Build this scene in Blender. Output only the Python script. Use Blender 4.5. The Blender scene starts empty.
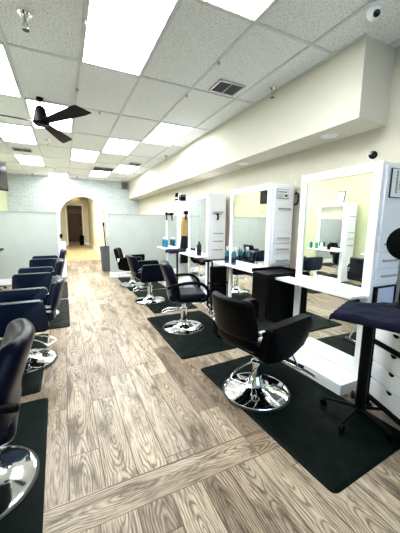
import bpy, bmesh, math, random
from mathutils import Vector, Matrix
random.seed(7)
PI = math.pi
C = bpy.context.scene.collection
H = 3.03

# ------------------------------------------------------------------ materials
def mat(name, col, rough=0.5, metal=0.0, coat=0.0, spec=None, emit=None, estr=0.0):
    m = bpy.data.materials.new(name); m.use_nodes = True
    b = m.node_tree.nodes['Principled BSDF']
    b.inputs['Base Color'].default_value = (*col, 1)
    b.inputs['Roughness'].default_value = rough
    b.inputs['Metallic'].default_value = metal
    b.inputs['Coat Weight'].default_value = coat
    if spec is not None: b.inputs['Specular IOR Level'].default_value = spec
    if emit:
        b.inputs['Emission Color'].default_value = (*emit, 1)
        b.inputs['Emission Strength'].default_value = estr
    return m

class NT:
    def __init__(s, m):
        s.m = m; s.t = m.node_tree; s.b = s.t.nodes['Principled BSDF']
    def n(s, kind, **kw):
        x = s.t.nodes.new(kind)
        for k, v in kw.items(): setattr(x, k, v)
        return x
    def l(s, a, b): s.t.links.new(a, b)
    def math(s, op, a, b=None, c=None):
        x = s.n('ShaderNodeMath', operation=op)
        for i, v in enumerate((a, b, c)):
            if v is None: continue
            if isinstance(v, (int, float)): x.inputs[i].default_value = v
            else: s.l(v, x.inputs[i])
        return x.outputs[0]
    def coords(s):
        tc = s.n('ShaderNodeTexCoord'); sp = s.n('ShaderNodeSeparateXYZ'); s.l(tc.outputs['Object'], sp.inputs[0])
        return tc.outputs['Object'], sp.outputs[0], sp.outputs[1], sp.outputs[2]
    def comb(s, x, y, z=0.0):
        c = s.n('ShaderNodeCombineXYZ')
        for i, v in enumerate((x, y, z)):
            if isinstance(v, (int, float)): c.inputs[i].default_value = v
            else: s.l(v, c.inputs[i])
        return c.outputs[0]
    def noise(s, vec, scale, detail=3, rough=.5, dist=0.0):
        x = s.n('ShaderNodeTexNoise'); s.l(vec, x.inputs['Vector'])
        x.inputs['Scale'].default_value = scale; x.inputs['Detail'].default_value = detail
        x.inputs['Roughness'].default_value = rough; x.inputs['Distortion'].default_value = dist
        return x.outputs['Fac']
    def ramp(s, fac, stops):
        r = s.n('ShaderNodeValToRGB'); s.l(fac, r.inputs[0]); e = r.color_ramp.elements
        while len(e) < len(stops): e.new(.5)
        for i, (p, c) in enumerate(stops):
            e[i].position = p; e[i].color = (*c, 1) if len(c) == 3 else c
        return r.outputs[0]
    def mix(s, fac, a, b, mode='MIX'):
        x = s.n('ShaderNodeMix', data_type='RGBA', blend_type=mode)
        for i, v in ((0, fac), (6, a), (7, b)):
            if isinstance(v, (int, float)): x.inputs[i].default_value = v
            elif isinstance(v, tuple): x.inputs[i].default_value = (*v, 1)
            else: s.l(v, x.inputs[i])
        return x.outputs[2]
    def bump(s, h, strength=.3, dist=.01):
        x = s.n('ShaderNodeBump'); x.inputs['Strength'].default_value = strength; x.inputs['Distance'].default_value = dist
        s.l(h, x.inputs['Height']); s.l(x.outputs[0], s.b.inputs['Normal'])

def floor_mat():
    m = mat('grey_oak_planks', (.5, .45, .38), .32, spec=.22); N = NT(m)
    v, X, Y, Z = N.coords()
    # a crosswise strip of two planks lies between Y 1.24 and 1.42, lengthwise planks elsewhere
    strip = N.math('MULTIPLY', N.math('GREATER_THAN', Y, 1.235), N.math('LESS_THAN', Y, 1.425))
    inv = N.math('SUBTRACT', 1.0, strip)
    near = N.math('LESS_THAN', Y, 1.235)
    u = N.math('ADD', N.math('MULTIPLY', X, inv), N.math('MULTIPLY', Y, strip))
    w = N.math('ADD', N.math('MULTIPLY', Y, inv), N.math('MULTIPLY', X, strip))
    W, L = .182, 1.22
    uu = N.math('DIVIDE', N.math('ADD', N.math('ADD', u, .055), N.math('ADD', N.math('MULTIPLY', near, .05), N.math('MULTIPLY', strip, -1.29 + .182 - .001))), W)
    ci = N.math('FLOOR', uu)
    wn = N.n('ShaderNodeTexWhiteNoise', noise_dimensions='1D'); N.l(N.math('ADD', ci, N.math('MULTIPLY', near, 31.0)), wn.inputs['W'])
    ww = N.math('ADD', N.math('DIVIDE', w, L), wn.outputs['Value'])
    ri = N.math('FLOOR', ww)
    wn2 = N.n('ShaderNodeTexWhiteNoise', noise_dimensions='3D'); N.l(N.comb(ci, ri, strip), wn2.inputs['Vector'])
    rnd = wn2.outputs['Value']
    fu = N.math('FRACT', uu); fw = N.math('FRACT', ww)
    # seams
    du = N.math('MINIMUM', fu, N.math('SUBTRACT', 1.0, fu)); dw = N.math('MINIMUM', fw, N.math('SUBTRACT', 1.0, fw))
    seam = N.math('MAXIMUM', N.math('LESS_THAN', du, .016), N.math('LESS_THAN', dw, .0022))
    # grain
    g = N.comb(N.math('MULTIPLY', u, 9.0), N.math('ADD', N.math('MULTIPLY', w, 1.1), N.math('MULTIPLY', rnd, 40.0)), N.math('MULTIPLY', rnd, 9.0))
    dn = N.noise(N.comb(N.math('MULTIPLY', u, 7.0), N.math('MULTIPLY', w, 2.2), N.math('MULTIPLY', rnd, 30.0)), 1.0, 3, .6)
    a1 = N.math('MULTIPLY', N.math('SUBTRACT', fu, N.math('ADD', .3, N.math('MULTIPLY', rnd, .4))), 1.0)
    b1 = N.math('MULTIPLY', N.math('SUBTRACT', N.math('FRACT', N.math('ADD', N.math('MULTIPLY', ww, 1.7), rnd)), .5), .62)
    rad = N.math('SQRT', N.math('ADD', N.math('MULTIPLY', a1, a1), N.math('MULTIPLY', b1, b1)))
    ring = N.math('SINE', N.math('ADD', N.math('MULTIPLY', rad, 95.0), N.math('MULTIPLY', dn, 30.0)))
    ring = N.math('MULTIPLY_ADD', ring, .5, .5)
    fine = N.noise(N.comb(N.math('MULTIPLY', u, 120.0), N.math('MULTIPLY', w, 6.0), rnd), 1.0, 4, .65)
    blot = N.noise(N.comb(N.math('MULTIPLY', u, 8.0), N.math('ADD', N.math('MULTIPLY', w, 2.0), N.math('MULTIPLY', rnd, 40.0)), N.math('MULTIPLY', rnd, 9.0)), 1.0, 4, .65, .8)
    base = N.ramp(rnd, [(0, (.20, .14, .09)), (.2, (.36, .275, .19)), (.5, (.55, .45, .325)), (.8, (.43, .34, .245)), (1, (.235, .17, .11))])
    gate = N.noise(N.comb(N.math('MULTIPLY', u, 3.0), N.math('ADD', N.math('MULTIPLY', w, 1.6), N.math('MULTIPLY', rnd, 17.0)), 0.0), 1.0, 2)
    gate = N.ramp(gate, [(.42, (.25, .25, .25)), (.58, (1, 1, 1))])
    c1 = N.mix(N.math('MULTIPLY', N.ramp(ring, [(.0, (.75, .75, .75)), (.40, (0, 0, 0))]), gate), base, (.11, .07, .04))
    c1 = N.mix(N.ramp(ring, [(.65, (.0, .0, .0)), (1, (.22, .22, .22))]), c1, (.74, .655, .52))
    c2 = N.mix(N.ramp(blot, [(.34, (.85, .85, .85)), (.52, (0, 0, 0))]), c1, (.075, .048, .028))
    c3 = N.mix(N.ramp(fine, [(.36, (.65, .65, .65)), (.52, (0, 0, 0))]), c2, (.05, .03, .018))
    c4 = N.mix(seam, c3, (.10, .07, .05))
    N.l(c4, N.b.inputs['Base Color'])
    N.l(N.ramp(fine, [(.3, (.42, .42, .42)), (.7, (.26, .26, .26))]), N.b.inputs['Roughness'])
    N.bump(N.math('SUBTRACT', N.math('MULTIPLY', fine, .3), seam), .25, .003)
    return m

def tile_mat():
    m = mat('mineral_fibre_tile', (.74, .76, .74), .9); N = NT(m)
    v, X, Y, Z = N.coords()
    n1 = N.noise(v, 70, 3, .7); n2 = N.noise(v, 1.2, 2)
    c = N.ramp(n1, [(.36, (.50, .53, .54)), (.46, (.86, .89, .91)), (.7, (.92, .945, .955))])
    N.l(N.mix(N.ramp(n2, [(.4, (.0, .0, .0)), (.7, (.15, .15, .15))]), c, (.76, .79, .79)), N.b.inputs['Base Color'])
    N.bump(n1, .5, .004)
    return m

def brick_mat():
    m = mat('white_painted_brick', (.8, .84, .85), .6); N = NT(m)
    v, X, Y, Z = N.coords()
    b = N.n('ShaderNodeTexBrick'); N.l(N.comb(X, Z), b.inputs['Vector'])
    b.inputs['Color1'].default_value = (.56, .62, .64, 1); b.inputs['Color2'].default_value = (.46, .52, .54, 1)
    b.inputs['Mortar'].default_value = (.30, .34, .36, 1); b.inputs['Scale'].default_value = 1
    b.inputs['Brick Width'].default_value = .23; b.inputs['Row Height'].default_value = .078
    b.inputs['Mortar Size'].default_value = .007; b.inputs['Mortar Smooth'].default_value = .3
    n = N.noise(v, 14, 4, .7)
    N.l(N.mix(.35, b.outputs['Color'], N.ramp(n, [(.3, (.42, .47, .50)), (.6, (.68, .72, .73))])), N.b.inputs['Base Color'])
    N.bump(N.math('ADD', N.math('MULTIPLY', b.outputs['Fac'], -1.0), N.math('MULTIPLY', n, .5)), .7, .01)
    return m

def plaster(name, col, amp=.03):
    m = mat(name, col, .75); N = NT(m); v, X, Y, Z = N.coords()
    n = N.noise(v, 3, 4, .6); d = tuple(max(0, c - amp) for c in col)
    N.l(N.ramp(n, [(.35, d), (.65, col)]), N.b.inputs['Base Color'])
    N.bump(N.noise(v, 120, 2), .08, .002)
    return m

def hall_floor_mat():
    m = mat('tan_stone_tile', (.7, .55, .35), .3); N = NT(m); v, X, Y, Z = N.coords()
    b = N.n('ShaderNodeTexBrick'); N.l(N.comb(X, Y), b.inputs['Vector']); b.offset = 0
    b.inputs['Color1'].default_value = (.62, .52, .34, 1); b.inputs['Color2'].default_value = (.42, .27, .13, 1)
    b.inputs['Mortar'].default_value = (.45, .33, .2, 1); b.inputs['Brick Width'].default_value = .33; b.inputs['Row Height'].default_value = .33
    b.inputs['Scale'].default_value = 1; b.inputs['Mortar Size'].default_value = .006
    N.l(b.outputs['Color'], N.b.inputs['Base Color']); return m

def leather(name, col, rough=.3, sp=.045):
    m = mat(name, col, rough, coat=.0 , spec=sp); N = NT(m); v, X, Y, Z = N.coords()
    vo = N.n('ShaderNodeTexVoronoi'); N.l(v, vo.inputs['Vector']); vo.inputs['Scale'].default_value = 260
    N.bump(N.math('ADD', vo.outputs['Distance'], N.math('MULTIPLY', N.noise(v, 9, 2), 2.0)), .12, .004)
    return m

def mat_rubber():
    m = mat('anti_fatigue_rubber', (.018, .03, .027), .5, spec=.03); N = NT(m); v, X, Y, Z = N.coords()
    n = N.noise(v, 5, 4, .7)
    N.l(N.ramp(n, [(.35, (.002, .004, .0035)), (.7, (.006, .011, .009))]), N.b.inputs['Base Color'])
    N.l(N.ramp(N.noise(v, 12, 3), [(.3, (.38, .38, .38)), (.7, (.55, .55, .55))]), N.b.inputs['Roughness'])
    N.bump(N.noise(v, 160, 2), .12, .002)
    return m

def fabric(name, col):
    m = mat(name, col, .9, spec=.2); N = NT(m); v, X, Y, Z = N.coords()
    w1 = N.n('ShaderNodeTexWave'); N.l(v, w1.inputs['Vector']); w1.inputs['Scale'].default_value = 90; w1.inputs['Distortion'].default_value = 2
    N.l(N.mix(N.noise(v, 60, 2), tuple(c * .6 for c in col), tuple(min(1, c * 1.7) for c in col)), N.b.inputs['Base Color'])
    N.bump(w1.outputs['Fac'], .3, .003)
    return m

M = dict(
    floor=floor_mat(), tile=tile_mat(), brick=brick_mat(), hallfloor=hall_floor_mat(),
    wall=plaster('cream_paint', (.60, .565, .47)), soffit=plaster('soffit_cream_paint', (.66, .635, .55), .015),
    lwall=plaster('yellow_green_paint', (.50, .53, .33)), part=plaster('pale_grey_paint', (.43, .46, .44)),
    cream=plaster('hall_cream_paint', (.70, .69, .60)), white=mat('white_gloss_paint', (.90, .91, .92), .35),
    lam=mat('white_laminate', (.86, .87, .90), .3), seam=mat('plain_grey', (.30, .30, .33), .6),  # seam: even grey for card frame, duster handle and plinth
    tbar=mat('grid_white_metal', (.66, .69, .70), .5), trimgrey=mat('grey_trim', (.34, .36, .34), .6),
    black=leather('black_leather', (.0025, .0025, .003)), navy=leather('sky_sheen_leather', (.002, .003, .009), .28, .10),  # navy leather: blue sky reflection put into the base colour of dark leather
    skysheen=leather('deep_sky_sheen_leather', (.0018, .006, .022), .26, .30),  # left chairs: stronger blue of the reflected sky put into the leather colour
    plastic=mat('black_plastic', (.003, .003, .0035), .4, spec=.06), rub=mat_rubber(), rim=mat('black_rubber_rim', (.01, .01, .01), .5),
    chrome=mat('chrome', (.86, .87, .88), .07, 1.0), steel=mat('brushed_steel', (.5, .5, .52), .3, 1.0),
    mirror=mat('mirror_glass', (.90, .93, .91), .0, 1.0),
    towel=fabric('navy_towel_cloth', (.003, .004, .016)), khaki=fabric('khaki_cloth', (.36, .25, .10)),
    blackcloth=fabric('black_cloth', (.008, .008, .009)), pattern=fabric('pale_blue_cloth', (.62, .68, .8)),
    teal=mat('teal_plastic', (.005, .13, .18), .25), blue=mat('blue_liquid_plastic', (.01, .14, .24), .2),
    dkblue=mat('dark_blue_plastic', (.006, .012, .035), .25), wcap=mat('white_plastic', (.85, .86, .88), .35),
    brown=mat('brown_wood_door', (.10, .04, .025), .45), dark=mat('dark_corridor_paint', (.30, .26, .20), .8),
    grey=mat('grey_plastic_bin', (.08, .09, .10), .45), paper=mat('white_paper', (.85, .85, .85), .8),
    ink=mat('black_ink', (.015, .015, .02), .7), beige=mat('beige_sign_plate', (.62, .50, .27), .5),
    bluepanel=mat('pale_blue_panel', (.62, .68, .86), .3), screen=mat('black_screen', (.004, .004, .006), .12),
    sillgrey=mat('dark_grille', (.09, .10, .10), .5), lens=mat('black_lens', (.003, .003, .004), .08),
    diff=mat('lit_diffuser', (.9, .9, .9), .5, emit=(.94, .98, 1.0), estr=7.5),
    halldiff=mat('lit_hall_lamp', (.9, .9, .9), .5, emit=(1.0, .93, .76), estr=26.0),
    spot=mat('lit_spot_lens', (.8, .8, .75), .4, emit=(1, .95, .85), estr=.6),
    glass=None)
g = mat('clear_glass', (1, 1, 1), 0.0); g.node_tree.nodes['Principled BSDF'].inputs['Transmission Weight'].default_value = 1.0
g.node_tree.nodes['Principled BSDF'].inputs['IOR'].default_value = 1.02; M['glass'] = g

# ------------------------------------------------------------------ mesh helpers
def new(): return bmesh.new()
def T(x, y, z): return Matrix.Translation((x, y, z))
def RX(a): return Matrix.Rotation(a, 4, 'X')
def RY(a): return Matrix.Rotation(a, 4, 'Y')
def RZ(a): return Matrix.Rotation(a, 4, 'Z')

def obj(name, bm, m, parent=None, smooth=None):
    bmesh.ops.recalc_face_normals(bm, faces=bm.faces)
    me = bpy.data.meshes.new(name); bm.to_mesh(me); bm.free()
    me.materials.append(m)
    if smooth is not None:
        for p in me.polygons: p.use_smooth = True
        if smooth < 3: me.set_sharp_from_angle(angle=smooth)
    o = bpy.data.objects.new(name, me); C.objects.link(o)
    if parent: o.parent = parent
    return o

def bx(bm, a, b, bev=0.0, seg=2, mtx=None):
    """box between two corners"""
    r = bmesh.ops.create_cube(bm, size=1.0); vs = r['verts']
    c = [(a[i] + b[i]) / 2 for i in range(3)]; s = [abs(b[i] - a[i]) for i in range(3)]
    for v in vs: v.co = Vector((c[0] + v.co.x * s[0], c[1] + v.co.y * s[1], c[2] + v.co.z * s[2]))
    if bev:
        es = list({e for v in vs for e in v.link_edges})
        r2 = bmesh.ops.bevel(bm, geom=es, offset=min(bev, min(s) * .49), segments=seg, profile=.5, affect='EDGES')
        vs = list({v for f in r2['faces'] for v in f.verts} | {v for v in vs if v.is_valid})
    if mtx is not None: bmesh.ops.transform(bm, matrix=mtx, verts=vs)
    return vs

def rbox(bm, a, b, r, n=6, fn=None):
    """soft rounded cushion, subdivided so that fn may bend it"""
    h = [abs(b[i] - a[i]) / 2 for i in range(3)]; c = [(a[i] + b[i]) / 2 for i in range(3)]
    r = min(r, min(h) * .999)
    def vals(hh):
        o = [-hh, -hh + r * .25, -hh + r * .6, -hh + r]
        k = max(1, n)
        o += [(-hh + r) + (2 * (hh - r)) * i / k for i in range(1, k)]
        o += [hh - r, hh - r * .6, hh - r * .25, hh]
        return o
    V = [vals(x) for x in h]; cache = {}
    def vert(p):
        q = [max(-(h[i] - r), min(h[i] - r, p[i])) for i in range(3)]
        d = Vector([p[i] - q[i] for i in range(3)])
        if d.length > 1e-9: d = d.normalized() * r
        w = Vector([c[i] + q[i] + d[i] for i in range(3)])
        if fn: w = Vector(fn(w))
        key = tuple(round(x, 6) for x in p)
        if key not in cache: cache[key] = bm.verts.new(w)
        return cache[key]
    for ax in range(3):
        u, w = [i for i in range(3) if i != ax]
        for s in (-1, 1):
            for i in range(len(V[u]) - 1):
                for j in range(len(V[w]) - 1):
                    q = []
                    for (ii, jj) in ((i, j), (i + 1, j), (i + 1, j + 1), (i, j + 1)):
                        p = [0, 0, 0]; p[ax] = s * h[ax]; p[u] = V[u][ii]; p[w] = V[w][jj]; q.append(vert(p))
                    if len(set(q)) == 4:
                        try: bm.faces.new(q)
                        except ValueError: pass

def tube(bm, pts, r, n=10, closed=False, smooth_n=0):
    pts = [Vector(p) for p in pts]
    if smooth_n:
        P = pts; out = []; m = len(P)
        rng = range(m) if closed else range(m - 1)
        for i in rng:
            p0 = P[(i - 1) % m] if (closed or i > 0) else P[i]; p1 = P[i]; p2 = P[(i + 1) % m]
            p3 = P[(i + 2) % m] if (closed or i + 2 < m) else p2
            for k in range(smooth_n):
                t = k / smooth_n
                out.append(.5 * ((2 * p1) + (-p0 + p2) * t + (2 * p0 - 5 * p1 + 4 * p2 - p3) * t * t + (-p0 + 3 * p1 - 3 * p2 + p3) * t ** 3))
        if not closed: out.append(P[-1])
        pts = out
    m = len(pts); rings = []; prev = None
    for i, p in enumerate(pts):
        a = pts[(i - 1) % m] if (closed or i > 0) else p; b = pts[(i + 1) % m] if (closed or i < m - 1) else p
        t = (b - a).normalized()
        if prev is None: up = Vector((0, 0, 1)) if abs(t.z) < .9 else Vector((1, 0, 0))
        else: up = prev
        x = t.cross(up)
        if x.length < 1e-6: x = t.cross(Vector((0, 1, 0)))
        x.normalize(); y = x.cross(t).normalized(); prev = y
        rr = r(i / (m - 1)) if callable(r) else r
        if not isinstance(rr, tuple): rr = (rr, rr)
        rings.append([bm.verts.new(p + x * math.cos(2 * PI * k / n) * rr[0] + y * math.sin(2 * PI * k / n) * rr[1]) for k in range(n)])
    for i in range(m if closed else m - 1):
        A = rings[i]; B = rings[(i + 1) % m]
        for k in range(n): bm.faces.new((A[k], A[(k + 1) % n], B[(k + 1) % n], B[k]))
    if not closed: bm.faces.new(rings[0][::-1]); bm.faces.new(rings[-1])

def lathe(bm, prof, n=32, mtx=None):
    rings = []
    for (r, z) in prof:
        if r < 1e-6: rings.append([bm.verts.new((0, 0, z))])
        else: rings.append([bm.verts.new((r * math.cos(2 * PI * k / n), r * math.sin(2 * PI * k / n), z)) for k in range(n)])
    for A, B in zip(rings, rings[1:]):
        for k in range(n):
            if len(A) == 1 and len(B) > 1: bm.faces.new((A[0], B[k], B[(k + 1) % n]))
            elif len(B) == 1 and len(A) > 1: bm.faces.new((A[k], A[(k + 1) % n], B[0]))
            elif len(A) > 1: bm.faces.new((A[k], A[(k + 1) % n], B[(k + 1) % n], B[k]))
    if len(rings[0]) > 1: bm.faces.new(rings[0][::-1])
    if len(rings[-1]) > 1: bm.faces.new(rings[-1])
    if mtx is not None: bmesh.ops.transform(bm, matrix=mtx, verts=[v for R in rings for v in R])

def prism(bm, poly, thick, bev=0.0, seg=2, mtx=None):
    """polygon in XZ extruded along +Y by thick"""
    A = [bm.verts.new((x, 0, z)) for x, z in poly]; B = [bm.verts.new((x, thick, z)) for x, z in poly]
    bm.faces.new(A); bm.faces.new(B[::-1]); n = len(poly)
    for i in range(n): bm.faces.new((A[i], B[i], B[(i + 1) % n], A[(i + 1) % n]))
    vs = A + B
    if bev:
        es = list({e for v in vs for e in v.link_edges})
        r2 = bmesh.ops.bevel(bm, geom=es, offset=bev, segments=seg, profile=.5, affect='EDGES')
        vs = list({v for f in r2['faces'] for v in f.verts} | {v for v in vs if v.is_valid})
    if mtx is not None: bmesh.ops.transform(bm, matrix=mtx, verts=vs)

def round_poly(poly, r, k=5):
    out = []; n = len(poly)
    for i in range(n):
        p = Vector(poly[i]); a = Vector(poly[i - 1]); b = Vector(poly[(i + 1) % n])
        u = (a - p); w = (b - p); d = min(r, u.length * .45, w.length * .45)
        s = p + u.normalized() * d; e = p + w.normalized() * d
        for j in range(k + 1):
            t = j / k; out.append(tuple((1 - t) ** 2 * s + 2 * t * (1 - t) * p + t * t * e))
    return out

def thing(name, label, cat, loc=(0, 0, 0), rotz=0.0, group=None):
    o = bpy.data.objects.new(name, None); C.objects.link(o); o.empty_display_size = .1
    o.location = loc; o.rotation_euler = (0, 0, rotz); o['label'] = label; o['category'] = cat
    if group: o['group'] = group
    return o
def tag(o, label, cat, group=None, loc=None, rotz=None):
    o['label'] = label; o['category'] = cat
    if group: o['group'] = group
    if loc is not None: o.location = loc
    if rotz is not None: o.rotation_euler = (0, 0, rotz)
    return o
def struct(name, bm, m, parent=None, smooth=None):
    o = obj(name, bm, m, parent, smooth)
    if not parent: o['kind'] = 'structure'
    return o
def sbox(name, a, b, m, bev=0):
    bm = new(); bx(bm, a, b, bev); return struct(name, bm, m)

# ------------------------------------------------------------------ the room
XL, XR, YF, YB = -1.66, 2.77, -4.2, 11.4
sbox('floor', (XL - .1, YF, -.1), (XR + .1, YB + .12, 0), M['floor'])
sbox('ceiling', (XL - .1, YF, H), (XR + .1, YB + .15, H + .1), M['tile'])
sbox('wall_left', (XL - .12, YF, 0), (XL, YB + .12, H), M['lwall'])
sbox('wall_right', (XR, YF, 0), (XR + .12, YB + .12, H), M['wall'])
sbox('wall_soffit', (2.37, 1.74, 2.38), (XR, YB, H), M['soffit'])

# far brick wall with its arch
ax, ar, asp = .665, .765, 1.62
bm = new()
poly = [(XL, 0), (ax - ar, 0)]
for i in range(25):
    a = PI - PI * i / 24; poly.append((ax + ar * math.cos(a), asp + ar * math.sin(a)))
poly += [(ax + ar, 0), (XR, 0), (XR, H), (XL, H)]
prism(bm, poly, .12, mtx=T(0, YB, 0))
bmesh.ops.triangulate(bm, faces=[f for f in bm.faces if len(f.verts) > 4])
struct('wall_back', bm, M['brick'])
# plain trim around the arch opening
bm = new()
pts = [(ax - ar - .002, YB - .003, 0.0), (ax - ar - .002, YB - .003, asp)] + [(ax + (ar + .002) * math.cos(PI - PI * i / 20), YB - .003, asp + (ar + .002) * math.sin(PI * i / 20)) for i in range(1, 20)] + [(ax + ar + .002, YB - .003, asp), (ax + ar + .002, YB - .003, 0)]
tube(bm, pts, .007, 6); struct('trim_1', bm, M['trimgrey'])

# front wall behind the camera: a shop front of three big windows
bm = new()
bx(bm, (XL, YF - .12, 0), (XR, YF, .35)); bx(bm, (XL, YF - .12, 2.75), (XR, YF, H))
for x0, x1 in ((XL, XL + .12), (-.28, -.16), (1.22, 1.34), (XR - .12, XR)): bx(bm, (x0, YF - .12, .35), (x1, YF, 2.75))
struct('wall_front', bm, M['wall'])
for k, (x0, x1) in enumerate(((XL + .12, -.28), (-.16, 1.22), (1.34, XR - .12))):
    bm = new(); f = .05
    bx(bm, (x0, YF - .09, .35), (x1, YF - .03, .35 + f)); bx(bm, (x0, YF - .09, 2.75 - f), (x1, YF - .03, 2.75))
    bx(bm, (x0, YF - .09, .35 + f), (x0 + f, YF - .03, 2.75 - f)); bx(bm, (x1 - f, YF - .09, .35 + f), (x1, YF - .03, 2.75 - f))
    struct('window_%d' % (k + 1), bm, M['steel'])
sbox('trim_2', (-14, -26, -.12), (16, YF - .12, -.02), mat('sunny_pavement', (.45, .45, .43), .8))

# ceiling grid: metal bars standing 6 mm proud of the tiles
GX0, GY0 = -.38, 3.258
bm = new()
for c in range(-2, 6):
    x = GX0 + .61 * c
    if XL < x < XR: bx(bm, (x - .012, YF, H - .012), (x + .012, YB, H + .002))
for r in range(-7, 7):
    y = GY0 + 1.22 * r
    if YF < y < YB: bx(bm, (XL, y - .012, H - .0115), (XR, y + .012, H + .002))
struct('trim_3', bm, M['tbar'])
bm = new(); bx(bm, (2.345, 1.72, H - .012), (2.37, YB, H)); struct('trim_4', bm, M['tbar'])

def light_panel(c, r, label):
    x0 = GX0 + .61 * c; y0 = GY0 + 1.22 * r
    y1 = min(y0 + 1.22, YB - .01)
    t = thing('ceiling_light', label, 'light', ((x0 + .305), (y0 + y1) / 2, H), 0, 'lit ceiling panels')
    hx, hy = .288, (y1 - y0) / 2 - .017
    bm = new()
    for a, b in (((-hx, -hy, -.014), (hx, -hy + .012, 0)), ((-hx, hy - .012, -.014), (hx, hy, 0)), ((-hx, -hy, -.014), (-hx + .012, hy, 0)), ((hx - .012, -hy, -.014), (hx, hy, 0))): bx(bm, a, b)
    obj('frame', bm, M['white'], t)
    bm = new(); bx(bm, (-hx + .012, -hy + .012, -.010), (hx - .012, hy - .012, -.001)); obj('diffuser', bm, M['diff'], t)
LP = [(1, -1, 'large bright ceiling panel nearest the camera, its far end meeting a plain tile'),
      (2, -2, 'bright ceiling panel cut by the top edge of the view, right of the largest one'),
      (-1, 0, 'bright ceiling panel at the left edge, before the fan'),
      (0, 1, 'bright ceiling panel right behind the black ceiling fan'),
      (-1, 2, 'bright ceiling panel low at the left edge, beyond the fan'),
      (3, 1, 'bright ceiling panel nearest the soffit, second tile row beyond the dark vent'),
      (2, 2, 'bright ceiling panel diagonally left of and beyond the one nearest the soffit'),
      (1, 3, 'bright ceiling panel straight beyond the tip of the fan blade'),
      (3, 4, 'small far ceiling panel beside the soffit and the small dark vent'),
      (-1, 4, 'small far ceiling panel at the left, beyond the small left vent'),
      (2, 5, 'small far ceiling panel directly beyond the wide return grille'),
      (0, 6, 'farthest ceiling panel, half width against the brick wall left of the arch')]
for a in LP: light_panel(*a)

def vent(x0, x1, y0, y1, label, slats, name='ceiling_vent'):
    t = thing(name, label, 'vent', ((x0 + x1) / 2, (y0 + y1) / 2, H)); hx, hy = (x1 - x0) / 2, (y1 - y0) / 2
    bm = new(); bx(bm, (-hx + .02, -hy + .02, -.008), (hx - .02, hy - .02, 0)); obj('backing', bm, M['ink'], t)
    bm = new(); w = .022
    for a, b in (((-hx, -hy, -.016), (hx, -hy + w, 0)), ((-hx, hy - w, -.016), (hx, hy, 0)), ((-hx, -hy, -.016), (-hx + w, hy, 0)), ((hx - w, -hy, -.016), (hx, hy, 0)), ((-.006, -hy, -.016), (.006, hy, 0))): bx(bm, a, b, .003)
    obj('frame', bm, M['steel'], t)
    bm = new()
    for i in range(slats):
        y = -hy + w + (2 * hy - 2 * w) * (i + .5) / slats
        bx(bm, (-hx + w, -.001, -.006), (hx - w, .001, .008), mtx=T(0, y, -.012) @ RX(.8))
    obj('slat_set', bm, M['sillgrey'], t)
vent(1.64, 1.98, 2.92, 3.20, 'dark louvred ceiling vent nearest the camera, left of the soffit', 9)
vent(.86, 1.43, 8.76, 9.33, 'wide dark return grille in the far ceiling', 16, 'return_grille')
vent(1.66, 1.98, 7.70, 8.00, 'small dark ceiling vent far off beside the soffit', 8)
vent(-.93, -.55, 7.42, 7.72, 'small dark ceiling vent at the left beyond the fan', 8)

def sprinkler(x, y, label, z=H, drop=.10, s=1.0):
    t = thing('sprinkler_head', label, 'sprinkler', (x, y, z), 0, 'fire sprinklers')
    bm = new(); lathe(bm, [(0, 0), (.045 * s, 0), (.043 * s, -.012), (.022 * s, -.035), (.018 * s, -.036), (0, -.036)], 20); obj('escutcheon', bm, M['chrome'], t, .6)
    bm = new(); lathe(bm, [(0, -.03), (.014, -.03), (.014, -drop * .62), (.009, -drop * .64), (0, -drop * .64)], 12)
    tube(bm, [(.013, 0, -drop * .6), (.02, 0, -drop * .8), (0, 0, -drop)], .004, 6); tube(bm, [(-.013, 0, -drop * .6), (-.02, 0, -drop * .8), (0, 0, -drop)], .004, 6)
    obj('nozzle', bm, M['steel'], t, .6)
    bm = new(); lathe(bm, [(0, -drop), (.021 * s, -drop), (.021 * s, -drop - .003), (0, -drop - .003)], 14); obj('deflector', bm, M['sillgrey'], t, .6)
sprinkler(-.18, 2.75, 'chrome sprinkler head in the near tile at the top left', drop=.12, s=1.2)
sprinkler(2.28, 2.81, 'chrome sprinkler head hanging by the soffit, above the second mirror', drop=.11, s=1.1)
sprinkler(-.2, 6.4, 'sprinkler head in the ceiling just past the fan')
sprinkler(-.84, 11.0, 'sprinkler head at the foot of the far brick wall ceiling line, leftmost')
sprinkler(-.17, 9.8, 'far sprinkler head beside the farthest ceiling panel')
sprinkler(.5, 11.0, 'far sprinkler head over the arch at the brick wall')
sprinkler(2.27, 6.58, 'sprinkler head halfway down the soffit edge')
for k, (x, y, lb) in enumerate(((.23, 2.60, 'tiny grid clip between the near left tile and the largest light panel'), (.23, 3.87, 'tiny grid clip on the bar above the fan blade'), (.55, 4.49, 'tiny dark grid clip in the middle of the ceiling'), (1.45, 2.62, 'tiny grid clip on the bar left of the near vent'), (1.45, 3.42, 'tiny grid clip just beyond the near vent'))):
    bm = new(); bx(bm, (-.014, -.008, -.03), (.014, .008, 0), .003); tag(obj('grid_clip', bm, M['steel']), lb, 'clip', 'clips on the ceiling grid', (x, y, H - .012))

# recessed soffit lights
for x, y, lb in ((2.56, 2.2, 'round recessed light in the soffit above the nearest mirror'), (2.56, 3.77, 'round recessed light farther along the soffit underside')):
    t = thing('recessed_light', lb, 'light', (x, y, 2.38), 0, 'round soffit lights')
    bm = new(); lathe(bm, [(.055, -.001), (.085, -.001), (.083, -.010), (.058, -.012)], 28); obj('trim_ring', bm, M['white'], t, .6)
    bm = new(); lathe(bm, [(0, -.006), (.056, -.006), (.056, -.0005), (0, -.0005)], 24); obj('lens', bm, M['spot'], t)

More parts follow.
